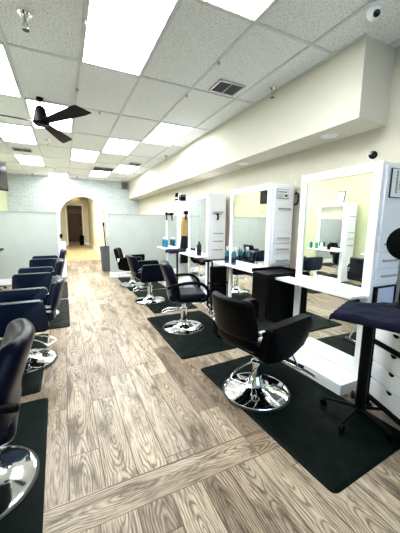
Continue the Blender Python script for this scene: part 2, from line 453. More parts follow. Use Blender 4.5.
# partitions in front of the brick wall
YP = 7.62
sbox('wall_partition_left', (XL, YP, 0), (-.15, YP + .12, 1.655), M['part'])
sbox('wall_partition_right', (1.06, YP, 0), (XR, YP + .12, 1.655), M['part'])
sbox('trim_5', (XL, YP - .012, 1.655), (-.138, YP + .132, 1.68), M['trimgrey'])
sbox('trim_6', (1.048, YP - .012, 1.655), (XR, YP + .132, 1.68), M['trimgrey'])
bm = new(); bx(bm, (XL, YP - .018, 0), (-.132, YP, .14), .004); bx(bm, (-.15, YP - .018, 0), (-.132, YP + .13, .14), .004); struct('baseboard_left', bm, M['white'])
bm = new(); bx(bm, (1.042, YP - .018, 0), (XR, YP, .14), .004); bx(bm, (1.042, YP - .018, 0), (1.06, YP + .13, .14), .004); struct('baseboard_right', bm, M['white'])

# hall seen through the arch
HY = 19.6
sbox('floor_hall', (-1.2, YB + .12, -.1), (2.4, HY, 0), M['hallfloor'])
sbox('ceiling_hall', (-1.2, YB + .12, 2.95), (2.4, HY, 3.05), M['cream'])
sbox('wall_hall_left', (-.62, YB + .12, 0), (-.5, HY, 2.95), M['cream'])
sbox('wall_hall_right', (1.45, YB + .12, 0), (1.57, HY, 2.95), M['cream'])
bm = new(); bx(bm, (-.5, HY, 0), (.2, HY + .12, 2.95)); bx(bm, (1.08, HY, 0), (1.45, HY + .12, 2.95)); bx(bm, (.2, HY, 2.5), (1.08, HY + .12, 2.95))
struct('wall_hall_back', bm, M['cream'])
bm = new(); bx(bm, (.13, HY - .02, 0), (.2, HY, 2.57)); bx(bm, (1.08, HY - .02, 0), (1.15, HY, 2.57)); bx(bm, (.2, HY - .02, 2.5), (1.08, HY, 2.57)); struct('trim_7', bm, M['white'])
bm = new(); bx(bm, (1.432, YB + .12, 0), (1.45, HY, .16)); bx(bm, (1.15, HY - .018, 0), (1.432, HY, .16)); struct('baseboard_hall', bm, M['white'])
# dark passage behind it
sbox('floor_passage', (-.2, HY, -.1), (1.5, 23.2, 0), M['hallfloor'])
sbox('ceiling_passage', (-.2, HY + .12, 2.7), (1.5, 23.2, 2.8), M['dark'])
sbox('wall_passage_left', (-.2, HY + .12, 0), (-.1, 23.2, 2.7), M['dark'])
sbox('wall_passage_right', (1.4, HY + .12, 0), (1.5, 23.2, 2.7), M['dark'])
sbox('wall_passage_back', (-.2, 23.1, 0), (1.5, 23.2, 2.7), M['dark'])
t = bpy.data.objects.new('door_1', None); C.objects.link(t); t.location = (.30, 23.08, 0); t['kind'] = 'structure'
bm = new(); bx(bm, (0, -.05, .01), (.9, 0, 2.12), .004)
for z0, z1 in ((.2, .95), (1.1, 1.95)):
    for x0, x1 in ((.1, .41), (.49, .8)): bx(bm, (x0, -.06, z0), (x1, -.045, z1), .01)
obj('door_leaf', bm, M['brown'], t)
bm = new(); lathe(bm, [(0, 0), (.03, 0), (.03, .02), (.012, .03), (.028, .06), (0, .075)], 16, T(.82, -.05, 1.0) @ RX(PI / 2)); obj('door_handle', bm, M['steel'], t, .6)
# hall lamp, sign, bin
t = thing('hall_ceiling_lamp', 'warm square lamp on the hall ceiling beyond the arch', 'light', (.55, 14.2, 2.95))
bm = new(); bx(bm, (-.32, -.62, -.05), (.32, .62, 0), .01); obj('housing', bm, M['white'], t)
bm = new(); bx(bm, (-.29, -.59, -.058), (.29, .59, -.049)); obj('diffuser', bm, M['halldiff'], t)
t = thing('passage_fill_lamp', 'added unseen fill lamp on the passage ceiling, brightening the brown door', 'light', (.65, 21.6, 2.7))  # added fill lamp, no source seen here; lifts the dim passage and door
bm = new(); lathe(bm, [(0, -.04), (.10, -.04), (.12, 0), (0, 0)], 20); obj('housing', bm, M['white'], t, .6)
bm = new(); lathe(bm, [(0, -.05), (.09, -.05), (.09, -.039), (0, -.039)], 20); obj('diffuser', bm, M['halldiff'], t)
t = thing('hall_sign', 'small beige sign plate hanging high over the dark doorway beyond the arch', 'sign', (.50, 13.0, 2.38))
bm = new(); bx(bm, (-.15, -.02, -.085), (.15, .02, .085), .006); obj('sign_plate', bm, M['beige'], t)
bm = new(); bx(bm, (-.12, -.027, -.045), (.12, -.019, .045), .003); obj('sign_face', bm, mat('pale_sign_face', (.8, .74, .55), .5), t)
bm = new(); tube(bm, [(-.1, 0, .09), (-.1, 0, .57)], .006, 6); tube(bm, [(.1, 0, .09), (.1, 0, .57)], .006, 6); obj('hanger', bm, M['steel'], t)
t = thing('black_bin', 'dark bin standing at the right side of the brown doorway', 'bin', (.98, HY - .25, 0))
bm = new(); lathe(bm, [(0, 0), (.12, 0), (.15, .55), (.155, .56), (.13, .56), (.11, .05), (0, .05)], 20); obj('bin_body', bm, M['plastic'], t, .6)
bm = new(); lathe(bm, [(0, .66), (.05, .655), (.13, .6), (.158, .565), (.158, .555), (0, .555)], 20); obj('lid', bm, M['plastic'], t, .6)

# ------------------------------------------------------------------ floor mats
def floor_mat_thing(x0, x1, y0, y1, rot, label):
    cx, cy = (x0 + x1) / 2, (y0 + y1) / 2; hx, hy = (x1 - x0) / 2, (y1 - y0) / 2
    p = round_poly([(-hx, -hy), (hx, -hy), (hx, hy), (-hx, hy)], .05, 6)
    q = round_poly([(-hx + .02, -hy + .02), (hx - .02, -hy + .02), (hx - .02, hy - .02), (-hx + .02, hy - .02)], .04, 6)
    bm = new(); A = [bm.verts.new((x, y, 0)) for x, y in p]; A2 = [bm.verts.new((x, y, .004)) for x, y in p]; B = [bm.verts.new((x, y, .013)) for x, y in q]
    n = len(p)
    for i in range(n):
        j = (i + 1) % n
        bm.faces.new((A[i], A[j], A2[j], A2[i])); bm.faces.new((A2[i], A2[j], B[j], B[i]))
    bm.faces.new(B); bm.faces.new(A[::-1])
    tag(obj('floor_mat', bm, M['rub']), label, 'mat', 'dark rubber chair mats', (cx, cy, 0), rot)
floor_mat_thing(1.19, 2.04, .87, 2.38, .06, 'dark green rubber mat under the nearest right chair, star base stand on its corner')
floor_mat_thing(1.06, 1.99, 2.6, 4.07, 0, 'dark rubber mat under the second right chair with loop arms')
floor_mat_thing(1.24, 2.03, 4.21, 5.8, 0, 'dark rubber mat under the third right chair')
floor_mat_thing(1.20, 2.03, 5.88, 7.45, 0, 'dark rubber mat under the farthest right chair by the partition')
floor_mat_thing(-1.05, -.18, 1.0, 2.46, 0.02, 'dark rubber mat in the bottom left corner under the nearest left chair')
floor_mat_thing(-1.15, -.26, 2.57, 4.0, 0, 'dark rubber mat under the second left chair')
floor_mat_thing(-.9, 0.0, 4.14, 5.72, 0, 'dark rubber mat under the third left chair')
floor_mat_thing(-.9, 0.0, 5.8, 7.45, 0, 'dark rubber mat under the farthest left chair')

# ------------------------------------------------------------------ barber chairs (local: faces +X)
def chair_base(t, seat_z, lever):
    bm = new(); lathe(bm, [(0, .002), (.272, .002), (.278, .008), (.274, .017), (.25, .024), (.17, .034), (.095, .052), (.066, .075), (.058, .10), (.05, .118), (0, .118)], 48)
    obj('base_plate', bm, M['chrome'], t, .7)
    bm = new(); lathe(bm, [(.268, 0), (.290, 0), (.291, .008), (.284, .013), (.272, .010)], 48); obj('rubber_rim', bm, M['rim'], t, .7)
    bm = new(); lathe(bm, [(0, .10), (.043, .10), (.043, .255), (.049, .26), (.049, .285), (.043, .29), (0, .29)], 24); obj('column', bm, M['chrome'], t, .7)
    bm = new(); lathe(bm, [(0, .28), (.027, .28), (.027, seat_z - .08), (0, seat_z - .08)], 20); obj('piston', bm, M['chrome'], t, .7)
    ca, sa = math.cos(lever), math.sin(lever)
    def lp(u, v, z): return (ca * u - sa * v, sa * u + ca * v, z)
    bm = new(); tube(bm, [lp(.03, .035, .27), lp(.12, .05, .27), lp(.22, .065, .26), lp(.29, .07, .225), lp(.30, .0, .22), lp(.29, -.07, .225), lp(.22, -.065, .26), lp(.12, -.05, .27), lp(.03, -.035, .27)], .0075, 8, smooth_n=4)
    obj('pump_lever', bm, M['chrome'], t, 3.1)
    bm = new(); bx(bm, (-.13, -.10, seat_z - .09), (.13, .10, seat_z - .06), .008); bx(bm, (-.16, -.03, seat_z - .085), (.2, .03, seat_z - .055), .005); obj('seat_plate', bm, M['plastic'], t)

def chair_foot(t, seat_z):
    bm = new()
    for s in (-1, 1): tube(bm, [(.10, s * .10, seat_z - .07), (.24, s * .11, seat_z - .09), (.34, s * .12, .27), (.40, s * .125, .155)], .0095, 8, smooth_n=4)
    tube(bm, [(.40, -.17, .15), (.40, .17, .15)], .011, 8)
    o = obj('footrest', bm, M['chrome'], t, 3.1)
    bm = new(); bx(bm, (.395, -.15, .14), (.47, .15, .158), .006); obj('foot_pad', bm, M['plastic'], o)

def box_chair(loc, az, m, label, rect=False, lever=PI * .93, sz=.50, bw=.235):
    """low square salon chair; az = facing direction"""
    t = thing('salon_chair', label, 'chair', loc, az, 'hydraulic salon chairs')
    chair_base(t, sz, lever); chair_foot(t, sz)
    bm = new(); rbox(bm, (-.24, -.235, sz - .06), (.27, .235, sz + .055), .045, 6, lambda w: (w.x, w.y, w.z + .012 * (w.x > .2) - .25 * max(0, abs(w.x) - .2) * 0)); obj('seat', bm, m, t, 3.1)
    # back: wide curved cushion leaning back
    def bend(w):
        x = w.x + .9 * w.y * w.y; z = w.z
        x -= (z - sz) * .24
        return (x, w.y * (1 - .10 * max(0, (z - sz - .1)) / .3), z)
    bm = new(); rbox(bm, (-.315, -bw, sz + .08), (-.225, bw, sz + .40), .042, 8, bend); o = obj('backrest', bm, m, t, 3.1)
    bm = new(); tube(bm, [bend(Vector((-.270, y, sz + .398))) for y in [(-bw + .03) + (bw - .03) * .2 * i for i in range(11)]], .004, 6); obj('piping', bm, m, o, 3.1)
    # lower shell that joins seat and back
    bm = new(); rbox(bm, (-.31, -.20, sz - .075), (-.235, .20, sz + .14), .03, 5, lambda w: (w.x + .5 * w.y * w.y + (.16 * max(0, sz + .02 - w.z) / .1), w.y, w.z)); obj('back_shell', bm, m, t, 3.1)
    for s in (-1, 1):
        if rect: poly = [(-.25, sz - .06), (.22, sz - .06), (.29, sz - .02), (.265, sz + .25), (-.22, sz + .25)]
        else: poly = [(-.26, sz - .05), (-.10, sz - .085), (.06, sz - .085), (.25, sz + .0), (.262, sz + .205), (.24, sz + .235), (-.22, sz + .205)]
        bm = new(); poly = round_poly(poly, .04, 4)
        prism(bm, poly, .062, .016, 3)
        for v in bm.verts:
            v.co.y = (v.co.y - .031); v.co.y = s * (.262 + v.co.y * (1 + .25 * (v.co.z > sz + .18)) + .10 * max(0, v.co.z - sz + .05))
        bmesh.ops.triangulate(bm, faces=[f for f in bm.faces if len(f.verts) > 4])
        a = obj('armrest', bm, m, t, .9)
        bm = new(); bx(bm, (-.275, s * .262 - .016, sz + .16), (-.20, s * .262 + .016, sz + .185), .006); bx(bm, (-.275, s * .262 - .016, sz + .115), (-.20, s * .262 + .016, sz + .14), .006)
        obj('bracket', bm, M['chrome'], a)
    return t

def loop_chair(loc, az, m, label, lever=PI * .8, sz=.46, dx=0.0, lean=.20):
    t = thing('salon_chair', label, 'chair', loc, az, 'hydraulic salon chairs')
    chair_base(t, sz, lever); chair_foot(t, sz)
    bm = new(); rbox(bm, (-.22, -.245, sz - .055), (.29, .245, sz + .06), .05, 7, lambda w: (w.x, w.y * (1 - .10 * max(0, w.x) / .3), w.z + .10 * max(0, -w.x - .08) + .05 * max(0, abs(w.y) - .12))); obj('seat', bm, m, t, 3.1)
    def bend(w):
        z = w.z; k = (z - sz) / .46
        x = w.x + dx + .75 * w.y * w.y - lean * (z - sz) - .10 * max(0, k - .4)
        wy = w.y * (1.0 - .30 * max(0, k - .62) ** 1.2 * 2 - .12 * max(0, .35 - k))
        return (x, wy, z)
    bm = new(); rbox(bm, (-.31, -.275, sz - .02), (-.20, .275, sz + .47), .052, 9, bend); o = obj('backrest', bm, m, t, 3.1)
    for s in (-1, 1):
        bm = new(); tube(bm, [(-.24, s * .265, sz + .17), (-.12, s * .30, sz + .215), (.06, s * .31, sz + .235), (.20, s * .305, sz + .21), (.275, s * .295, sz + .12), (.265, s * .275, sz + .02), (.20, s * .25, sz - .02)], lambda u: (.026, .021), 12, smooth_n=6)
        obj('armrest', bm, m if m is not M['navy'] else M['black'], t, 3.1)
    return t

box_chair((1.43, 1.80, .012), math.radians(9), M['black'], 'black square-armed salon chair nearest on the right, backrest towards the aisle', lever=math.radians(195))
loop_chair((1.43, 3.45, .012), math.radians(-14), M['navy'], 'black salon chair with loop arms and round back, second from the front on the right', lever=math.radians(170), dx=.09, lean=.12)
box_chair((1.38, 4.98, .012), math.radians(2), M['navy'], 'dark square-armed salon chair third along the right side', rect=True, lever=math.radians(180), sz=.47)
box_chair((1.38, 6.47, .012), math.radians(-22), M['black'], 'dark salon chair farthest on the right, in front of the grey partition', lever=math.radians(180), sz=.46)
loop_chair((-.50, 1.70, .012), math.radians(183), M['navy'], 'black salon chair at the left edge nearest the camera, seen from its backrest side', lever=math.radians(60), sz=.40, dx=.09, lean=.12)
box_chair((-.43, 3.22, .012), math.radians(180), M['skysheen'], 'dark blue-sheened square-armed salon chair second on the left, large arm panel towards the camera', rect=True, lever=math.radians(150), sz=.46)
box_chair((-.42, 4.85, .012), math.radians(180), M['skysheen'], 'dark blue-sheened square-armed salon chair third on the left', rect=True, lever=math.radians(150), sz=.46)
box_chair((-.38, 6.60, .012), math.radians(180), M['skysheen'], 'dark blue-sheened square-armed salon chair farthest on the left', rect=True, lever=math.radians(150), sz=.46)

# ------------------------------------------------------------------ styling stations
def station(x, y0, w, h, side, label, seams, handles, dep=.37, shelf_over=.12, niche=True, nichemat=None):
    """front plane at x; side=+1 backs onto the right wall; drawers open towards the camera"""
    t = thing('styling_station', label, 'station', (x, y0, 0), 0, 'white styling stations')
    S = side
    def B(bm, a, b, bev=0.0): bx(bm, (S * a[0], a[1], a[2]), (S * b[0], b[1], b[2]), bev)
    fw = .078
    bm = new(); B(bm, (.022, .004, .10), (dep, w - .002, h - .006), .002); obj('carcass', bm, M['lam'], t)
    bm = new()
    B(bm, (0, 0, .0), (.03, fw, h), .003); B(bm, (0, w - fw, .0), (.03, w, h), .003)
    B(bm, (0, fw, h - fw), (.03, w - fw, h), .003); B(bm, (0, fw, .80), (.03, w - fw, .905), .003); B(bm, (0, fw, .10), (.03, w - fw, .16), .003)
    obj('mirror_frame', bm, M['white'], t)
    bm = new(); B(bm, (.012, fw, .905), (.02, w - fw, h - fw)); obj('mirror', bm, M['mirror'], t)
    bm = new(); B(bm, (.012, fw, .16), (.02, w - fw, .80)); obj('lower_mirror', bm, M['mirror'], t)
    bm = new(); B(bm, (-.205, .02, .832), (.0, w + shelf_over, .858), .004); obj('shelf', bm, M['white'], t)
    bm = new(); B(bm, (-.285, -.02, .0), (0, w, .10), .004)
    o = obj('footrest_platform', bm, M['white'], t)
    bm = new(); B(bm, (-.291, .25, .035), (-.284, .60, .06), .002); obj('kick_slot', bm, M['steel'], o)
    zs = [h - .03] + list(seams)
    for i in range(len(zs) - 1):
        z1, z0 = zs[i] - .004, zs[i + 1] + .004
        bm = new(); B(bm, (.045, -.016, z0), (dep - .02, .005, z1), .003); d = obj('drawer' if i else 'door', bm, M['lam'], t)
        if i < len(handles) and handles[i]:
            hz = handles[i]; bm = new()
            bm_x0, bm_x1 = (.11, dep - .075)
            tube(bm, [(S * bm_x0, -.016, hz), (S * bm_x0, -.036, hz), (S * bm_x1, -.036, hz), (S * bm_x1, -.016, hz)], .010, 6)
            obj('handle', bm, M['trimgrey'], d)
    if niche:
        bm = new(); zt = seams[-1] - .02; zb = zt - .26
        for a, b in (((.05, -.02, zb), (.085, .004, zt)), ((dep - .03, -.02, zb), (dep - .02, .004, zt)), ((.05, -.02, zt - .012), (dep - .02, .004, zt)), ((.05, -.02, zb), (dep - .02, .004, zb + .02))): B(bm, a, b)
        f = obj('niche_frame', bm, nichemat or M['trimgrey'], t)
        bm = new(); B(bm, (.085, -.008, zb + .02), (dep - .03, .004, zt - .012)); obj('niche_panel', bm, M['bluepanel'], f)
    return t
SX = 2.33
station(SX, 1.46, .86, 1.97, 1, 'white mirror station nearest the camera, framed certificate on its drawer side', [1.37, 1.225, 1.085, .945], [None, 1.295, 1.155, 1.02], nichemat=M['plastic'])
station(SX, 2.80, .95, 1.96, 1, 'second white mirror station, small notice card and wire holder on its side', [1.36, 1.21, 1.07, .945], [1.65, 1.28, 1.135, .99], shelf_over=.16)
station(SX, 4.49, .90, 1.99, 1, 'third white mirror station, black hook on its drawer side', [1.35, 1.21, 1.055, .64, .36], [1.66, 1.28, 1.135, .98, None], niche=False, shelf_over=0)
station(SX, 5.95, .86, 1.96, 1, 'farthest white mirror station, aprons hanging on its side', [1.35, 1.21, 1.055, .64, .36], [None, 1.28, 1.135, .98, None], niche=False)
station(-1.24, 4.45, .80, 1.98, -1, 'white mirror station on the left wall, seen reflected in the nearest mirror', [1.35, 1.21, 1.055, .64, .36], [1.66, 1.28, 1.135, .98, None], niche=False)
station(-1.24, 2.85, .90, 1.98, -1, 'white mirror station on the left wall beside the second left chair', [1.35, 1.21, 1.055, .64, .36], [1.66, 1.28, 1.135, .98, None], niche=False)

# certificate, notice card, hooks
def card(name, x, y, z, w, h, label, cat, frame, lines, S=1):
    t = thing(name, label, cat, (x, y, z))
    bm = new(); f = .007
    bx(bm, (-w / 2, -.012, 0), (w / 2, 0, h), .002); obj('frame', bm, frame, t)
    bm = new(); bx(bm, (-w / 2 + f, -.014, f), (w / 2 - f, -.011, h - f)); p = obj('sheet', bm, M['paper'], t)
    bm = new()
    for (a, b, c, d) in lines: bx(bm, (-w / 2 + f + a * (w - 2 * f), -.0155, f + b * (h - 2 * f)), (-w / 2 + f + c * (w - 2 * f), -.0135, f + d * (h - 2 * f)))
    obj('print', bm, M['ink'], p)
ln = [(.34 + .0, .90 - .075 * i, .34 + .14, .925 - .075 * i + .02) for i in range(11)] + [(.62, .90 - .075 * i, .62 + .10, .915 - .075 * i + .01) for i in range(9)]
card('certificate', 2.50, 1.443, 1.68, .17, .235, 'black-edged certificate with dark print on the side of the nearest station', 'certificate', M['ink'], ln)
ln = [(.08 + .09 * i, .62, .14 + .09 * i, .78) for i in range(9)] + [(.08 + .07 * i, .36, .11 + .07 * i, .46) for i in range(8)] + [(.66, .15, .9, .42), (.08, .15, .5, .22)]
card('notice_card', 2.49, 2.783, 1.775, .19, .115, 'small printed notice card at the top of the second station side', 'card', M['seam'], ln)

def holder(x, y, z, label, s=1.0, m=None):
    t = thing('tool_holder', label, 'holder', (x, y, z), math.radians(-90))
    bm = new(); bx(bm, (-.012, -.006, -.09), (.012, .0, .09), .003); obj('back_plate', bm, M['steel'], t)
    bm = new(); tube(bm, [(0, -.003, .05), (.05 * s, -.02, .055), (.085 * s, -.03, .03), (.08 * s, -.03, -.06), (.04 * s, -.02, -.085), (0, -.003, -.075)], .011, 8, smooth_n=5); obj('wire_loop', bm, M['plastic'], t, 3.1)
    bm = new(); tube(bm, [(0, -.02, .05), (.012, -.02, .13), (.01, -.018, .20), (.0, -.015, .13)], .005, 6, smooth_n=3); obj('wire_hook', bm, M['steel'], t, 3.1)
holder(2.70, 2.78, 1.79, 'black loop tool holder on a steel wire at the back edge of the second station')
t = thing('tool_hook', 'black dryer hook on the side of the third station', 'hook', (2.50, 4.472, 1.60))
bm = new(); bx(bm, (-.09, -.012, .02), (.09, 0, .035), .003); obj('rail', bm, M['plastic'], t)
bm = new(); tube(bm, [(0, -.01, .03), (0, -.04, .0), (.0, -.045, -.05), (0, -.02, -.075)], .016, 8, smooth_n=4); obj('hook', bm, M['plastic'], t, 3.1)
# wall outlet knob
bm = new(); lathe(bm, [(0, 0), (.028, 0), (.028, .012), (.018, .03), (0, .034)], 16, RY(-PI / 2)); tag(obj('round_outlet', bm, M['sillgrey'], None, .6), 'small round dark knob on the cream wall between the two nearest stations', 'knob', None, (XR, 2.62, 1.04))

# ------------------------------------------------------------------ security cameras
t = thing('dome_camera', 'white dome security camera on the ceiling before the soffit end', 'camera', (2.12, 1.51, H))
bm = new(); lathe(bm, [(0, 0), (.06, 0), (.06, -.02), (.052, -.028), (0, -.028)], 28); obj('mount', bm, M['white'], t, .6)
bm = new(); lathe(bm, [(0, -.1), (.022, -.095), (.042, -.075), (.05, -.05), (.045, -.02), (0, -.02)], 24); o = obj('dome', bm, M['white'], t, 3.1)
bm = new(); lathe(bm, [(0, 0), (.024, 0), (.021, .012), (0, .014)], 20, T(-.018, -.030, -.075) @ RZ(math.radians(-30)) @ RX(math.radians(120))); obj('lens', bm, M['lens'], o, .6)
t = thing('ball_camera', 'small white camera with black round face on top of the nearest station', 'camera', (2.40, 1.60, 1.97))
bm = new(); lathe(bm, [(0, 0), (.032, 0), (.030, .01), (.012, .016), (.012, .045), (0, .045)], 20); obj('stand', bm, M['white'], t, .6)
dm = T(0, 0, .07) @ RZ(math.radians(-52)) @ RX(math.radians(82))
bm = new(); lathe(bm, [(0, -.02), (.025, -.018), (.037, .0), (.037, .012), (0, .012)], 24, dm); o = obj('shell', bm, M['white'], t, .6)
bm = new(); lathe(bm, [(0, .010), (.035, .010), (.034, .017), (.02, .020), (0, .020)], 24, dm); obj('face', bm, M['lens'], o, .6)
bm = new(); bx(bm, (-.12, -.12, -.13), (.12, 0, .13), .01); t = obj('wall_speaker', bm, M['trimgrey']); tag(t, 'grey wall speaker in the far corner under the ceiling by the soffit', 'speaker', None, (2.20, YB, 2.86))
bm = new(); bx(bm, (-.10, -.126, -.11), (.10, -.118, .11), .004); obj('grille', bm, M['sillgrey'], t)

# ------------------------------------------------------------------ ceiling fan
t = thing('ceiling_fan', 'black three-blade ceiling fan under the left ceiling panels', 'fan', (-.19, 4.40, H))
bm = new(); lathe(bm, [(0, 0), (.045, 0), (.04, -.03), (.02, -.04), (0, -.04)], 20); obj('canopy', bm, M['plastic'], t, .6)
bm = new(); tube(bm, [(0, 0, -.02), (0, 0, -.19)], .012, 10); obj('downrod', bm, M['plastic'], t, .6)
bm = new(); lathe(bm, [(0, -.10), (.04, -.105), (.06, -.13), (.085, -.24), (.10, -.30), (.08, -.335), (0, -.34)], 28); obj('motor', bm, M['plastic'], t, .6)
for a in (-57, 68, 187):
    bm = new(); st = 10; rings = []
    for i in range(st + 1):
        u = i / st; r = .06 + .80 * u; wd = .035 + .062 * u ** .9 + (.0 if u < .97 else -.012); tw = math.radians(-24 + 10 * u)
        q = []
        for (cx, cz) in ((-wd, -.004), (wd, -.004), (wd, .004), (-wd, .004)):
            q.append(bm.verts.new((r + (.03 * cx / wd if u > .97 else 0), cx * math.cos(tw) - cz * math.sin(tw), -.295 + cx * math.sin(tw) + cz * math.cos(tw))))
        rings.append(q)
    for A, B in zip(rings, rings[1:]):
        for k in range(4): bm.faces.new((A[k], A[(k + 1) % 4], B[(k + 1) % 4], B[k]))
    bm.faces.new(rings[0]); bm.faces.new(rings[-1])
    bmesh.ops.rotate(bm, cent=(0, 0, 0), matrix=Matrix.Rotation(math.radians(a), 3, 'Z'), verts=bm.verts)
    obj('blade', bm, M['plastic'], t, .5)

# ------------------------------------------------------------------ television at the left
t = thing('television', 'black television jutting out of the left edge, high up', 'television', (-1.08, 7.45, 2.10), math.radians(238))
bm = new(); bx(bm, (0, 0, 0), (.84, .05, .60), .008); obj('casing', bm, M['plastic'], t)
bm = new(); bx(bm, (.015, .049, .02), (.825, .053, .585)); obj('screen', bm, M['screen'], t)
bm = new(); tube(bm, [(.5, 0, .3), (.5, -.12, .3), (.5, -.30, .3)], .02, 8); obj('wall_arm', bm, M['plastic'], t)

# ------------------------------------------------------------------ bottles
def bottle(loc, label, m, h=.2, r=.032, trigger=True, group=None, capm=None, band=True):
    t = thing('spray_bottle' if trigger else 'bottle', label, 'bottle', loc, random.uniform(-1, 1), group)
    bm = new(); lathe(bm, [(0, 0), (r * .92, 0), (r, .008), (r, h * .62), (r * .85, h * .72), (r * .4, h * .82), (0, h * .82)], 20); b = obj('bottle_body', bm, m, t, .6)
    if band:
        bm = new(); lathe(bm, [(r * 1.01, h * .12), (r * 1.02, h * .13), (r * 1.02, h * .42), (r * 1.01, h * .43)], 20); obj('bottle_label', bm, M['dkblue'] if m is M['teal'] else M['wcap'], b, .6)
    bm = new(); lathe(bm, [(0, h * .80), (r * .45, h * .80), (r * .45, h * .92), (0, h * .92)], 14); c = obj('cap', bm, capm or M['wcap'], t, .6)
    if trigger:
        bm = new(); bx(bm, (-.016, -.010, h * .90), (.045, .010, h * 1.02), .004); tube(bm, [(.03, 0, h * .93), (.036, 0, h * .80), (.028, 0, h * .74)], .005, 6); obj('trigger_head', bm, capm or M['wcap'], t)
SZ = .859
bottle((2.22, 3.44, SZ), 'teal and dark spray bottle on the second station shelf, right one of the pair', M['teal'], .25, .036)
bottle((2.22, 3.63, SZ), 'teal and dark spray bottle on the second station shelf, left one of the pair', M['teal'], .25, .036)
bottle((2.24, 6.52, SZ), 'blue spray bottle on the farthest station shelf, right one of the pair', M['blue'], .25, .036, band=False)
bottle((2.24, 6.72, SZ), 'blue spray bottle on the farthest station shelf, left one of the pair', M['blue'], .25, .036, band=False)
bottle((2.25, 4.68, SZ), 'tall dark blue bottle on the third station shelf', M['dkblue'], .29, .045, False, capm=M['dkblue'], band=False)
bottle((2.24, 5.20, SZ), 'short white bottle on the third station shelf', M['wcap'], .10, .03, False, band=False)
bottle((-1.12, 4.75, SZ), 'black jar on the left wall station, seen in the nearest mirror', M['plastic'], .16, .04, False, capm=M['plastic'], band=False)
bottle((-1.14, 4.98, SZ), 'white bottle on the left wall station, seen in the nearest mirror', M['wcap'], .18, .03, False, band=False)
bottle((-1.12, 5.12, SZ), 'green bottle on the left wall station, seen in the nearest mirror', mat('green_plastic', (.02, .22, .10), .3), .2, .035, True, band=False)
bottle((-1.12, 5.30, SZ), 'teal spray bottle at the far end of the left wall station shelf', M['teal'], .2, .035, True, band=False)
# things on top of the farthest station
for (y, w, h, m, n, lb, cat) in ((6.30, .10, .20, 'plastic', 'black_canister', 'black canister on top of the farthest station, leftmost item', 'canister'), (6.13, .07, .17, 'wcap', 'white_canister', 'white canister between black items on top of the farthest station', 'canister'), (5.98, .15, .13, 'plastic', 'black_box', 'black box on top of the farthest station, rightmost item', 'box')):
    if 'canister' in n:
        bm = new(); lathe(bm, [(0, 0), (w * .48, 0), (w * .5, .01), (w * .5, h * .8), (w * .4, h * .86), (w * .4, h), (0, h)], 18); o = obj(n, bm, M[m], None, .6)
        bm = new(); lathe(bm, [(w * .505, h * .3), (w * .505, h * .5)], 18); obj('stripe', bm, M['steel'], o, .6)
    else:
        bm = new(); bx(bm, (-.06, -w / 2, 0), (.06, w / 2, h), .008); o = obj(n, bm, M[m]); bm = new(); bx(bm, (-.062, -w / 2 - .002, h * .72), (.062, w / 2 + .002, h * .78)); obj('lid_line', bm, M['steel'], o)
    tag(o, lb, cat, None, (2.44, y, 1.957))
# framed picture on top of the left wall station
t = thing('picture_frame', 'black framed paper leaning on top of the left wall station, seen in the nearest mirror', 'picture', (-1.33, 4.72, 1.985), 0)
mm = RY(math.radians(-10))
bm = new(); bx(bm, (-.012, -.11, 0), (0, .11, .28), .003, mtx=mm); obj('frame', bm, M['ink'], t)
bm = new(); bx(bm, (-.001, -.088, .022), (.003, .088, .258), mtx=mm); s = obj('sheet', bm, M['paper'], t)
bm = new()
for i in range(5): bx(bm, (.002, -.06, .20 - .035 * i), (.0045, .05 - .02 * (i % 2), .212 - .035 * i), mtx=mm)
obj('print', bm, M['trimgrey'], s)
# aprons and dryers at the farthest stations
def hanging(loc, w, h, m, name, label, cat, seed=0):
    bm = new(); nx, nz = 12, 14; rows = []
    for j in range(nz + 1):
        v = j / nz; row = []
        for i in range(nx + 1):
            u = i / nx - .5; ww = w * (.75 + .25 * min(1, v * 2.5))
            row.append(bm.verts.new((u * ww, -.03 - .015 * math.sin(u * 17 + seed) * (v + .2) - .02 * math.cos(u * 3.1) * 1.0, -v * h)))
        rows.append(row)
    for j in range(nz):
        for i in range(nx): bm.faces.new((rows[j][i], rows[j][i + 1], rows[j + 1][i + 1], rows[j + 1][i]))
    g = bmesh.ops.extrude_face_region(bm, geom=list(bm.faces)); vs = [e for e in g['geom'] if isinstance(e, bmesh.types.BMVert)]
    bmesh.ops.translate(bm, vec=(0, .012, 0), verts=vs)
    return tag(obj(name, bm, m, None, 3.1), label, cat, None, loc)
hanging((2.50, 5.93, 1.60), .24, .44, M['khaki'], 'khaki_apron', 'khaki cloth hanging on the side of the farthest station', 'apron', 1)
hanging((2.46, 5.90, 1.17), .22, .62, M['blackcloth'], 'black_apron', 'long black cloth hanging below the khaki one', 'apron', 2)
def dryer(loc, rz, label):
    t = thing('hair_dryer', label, 'hair dryer', loc, rz)
    bm = new(); lathe(bm, [(0, -.08), (.03, -.085), (.042, -.05), (.04, .02), (.028, .07), (.026, .12), (0, .12)], 18, RY(PI / 2)); obj('barrel', bm, M['plastic'], t, .6)
    bm = new(); tube(bm, [(-.03, 0, -.02), (-.045, 0, -.09), (-.05, 0, -.16)], lambda u: (.018, .015), 10); obj('handle', bm, M['plastic'], t, .6)
    bm = new(); tube(bm, [(-.02, .02, .03), (-.02, .045, .03)], .008, 8); obj('hook', bm, M['steel'], t)
dryer((2.52, 5.87, 1.69), math.radians(15), 'black hair dryer hanging above the khaki cloth on the farthest station')
dryer((2.285, 6.62, 1.68), math.radians(75), 'black hair dryer hooked on the far mirror frame of the farthest station')

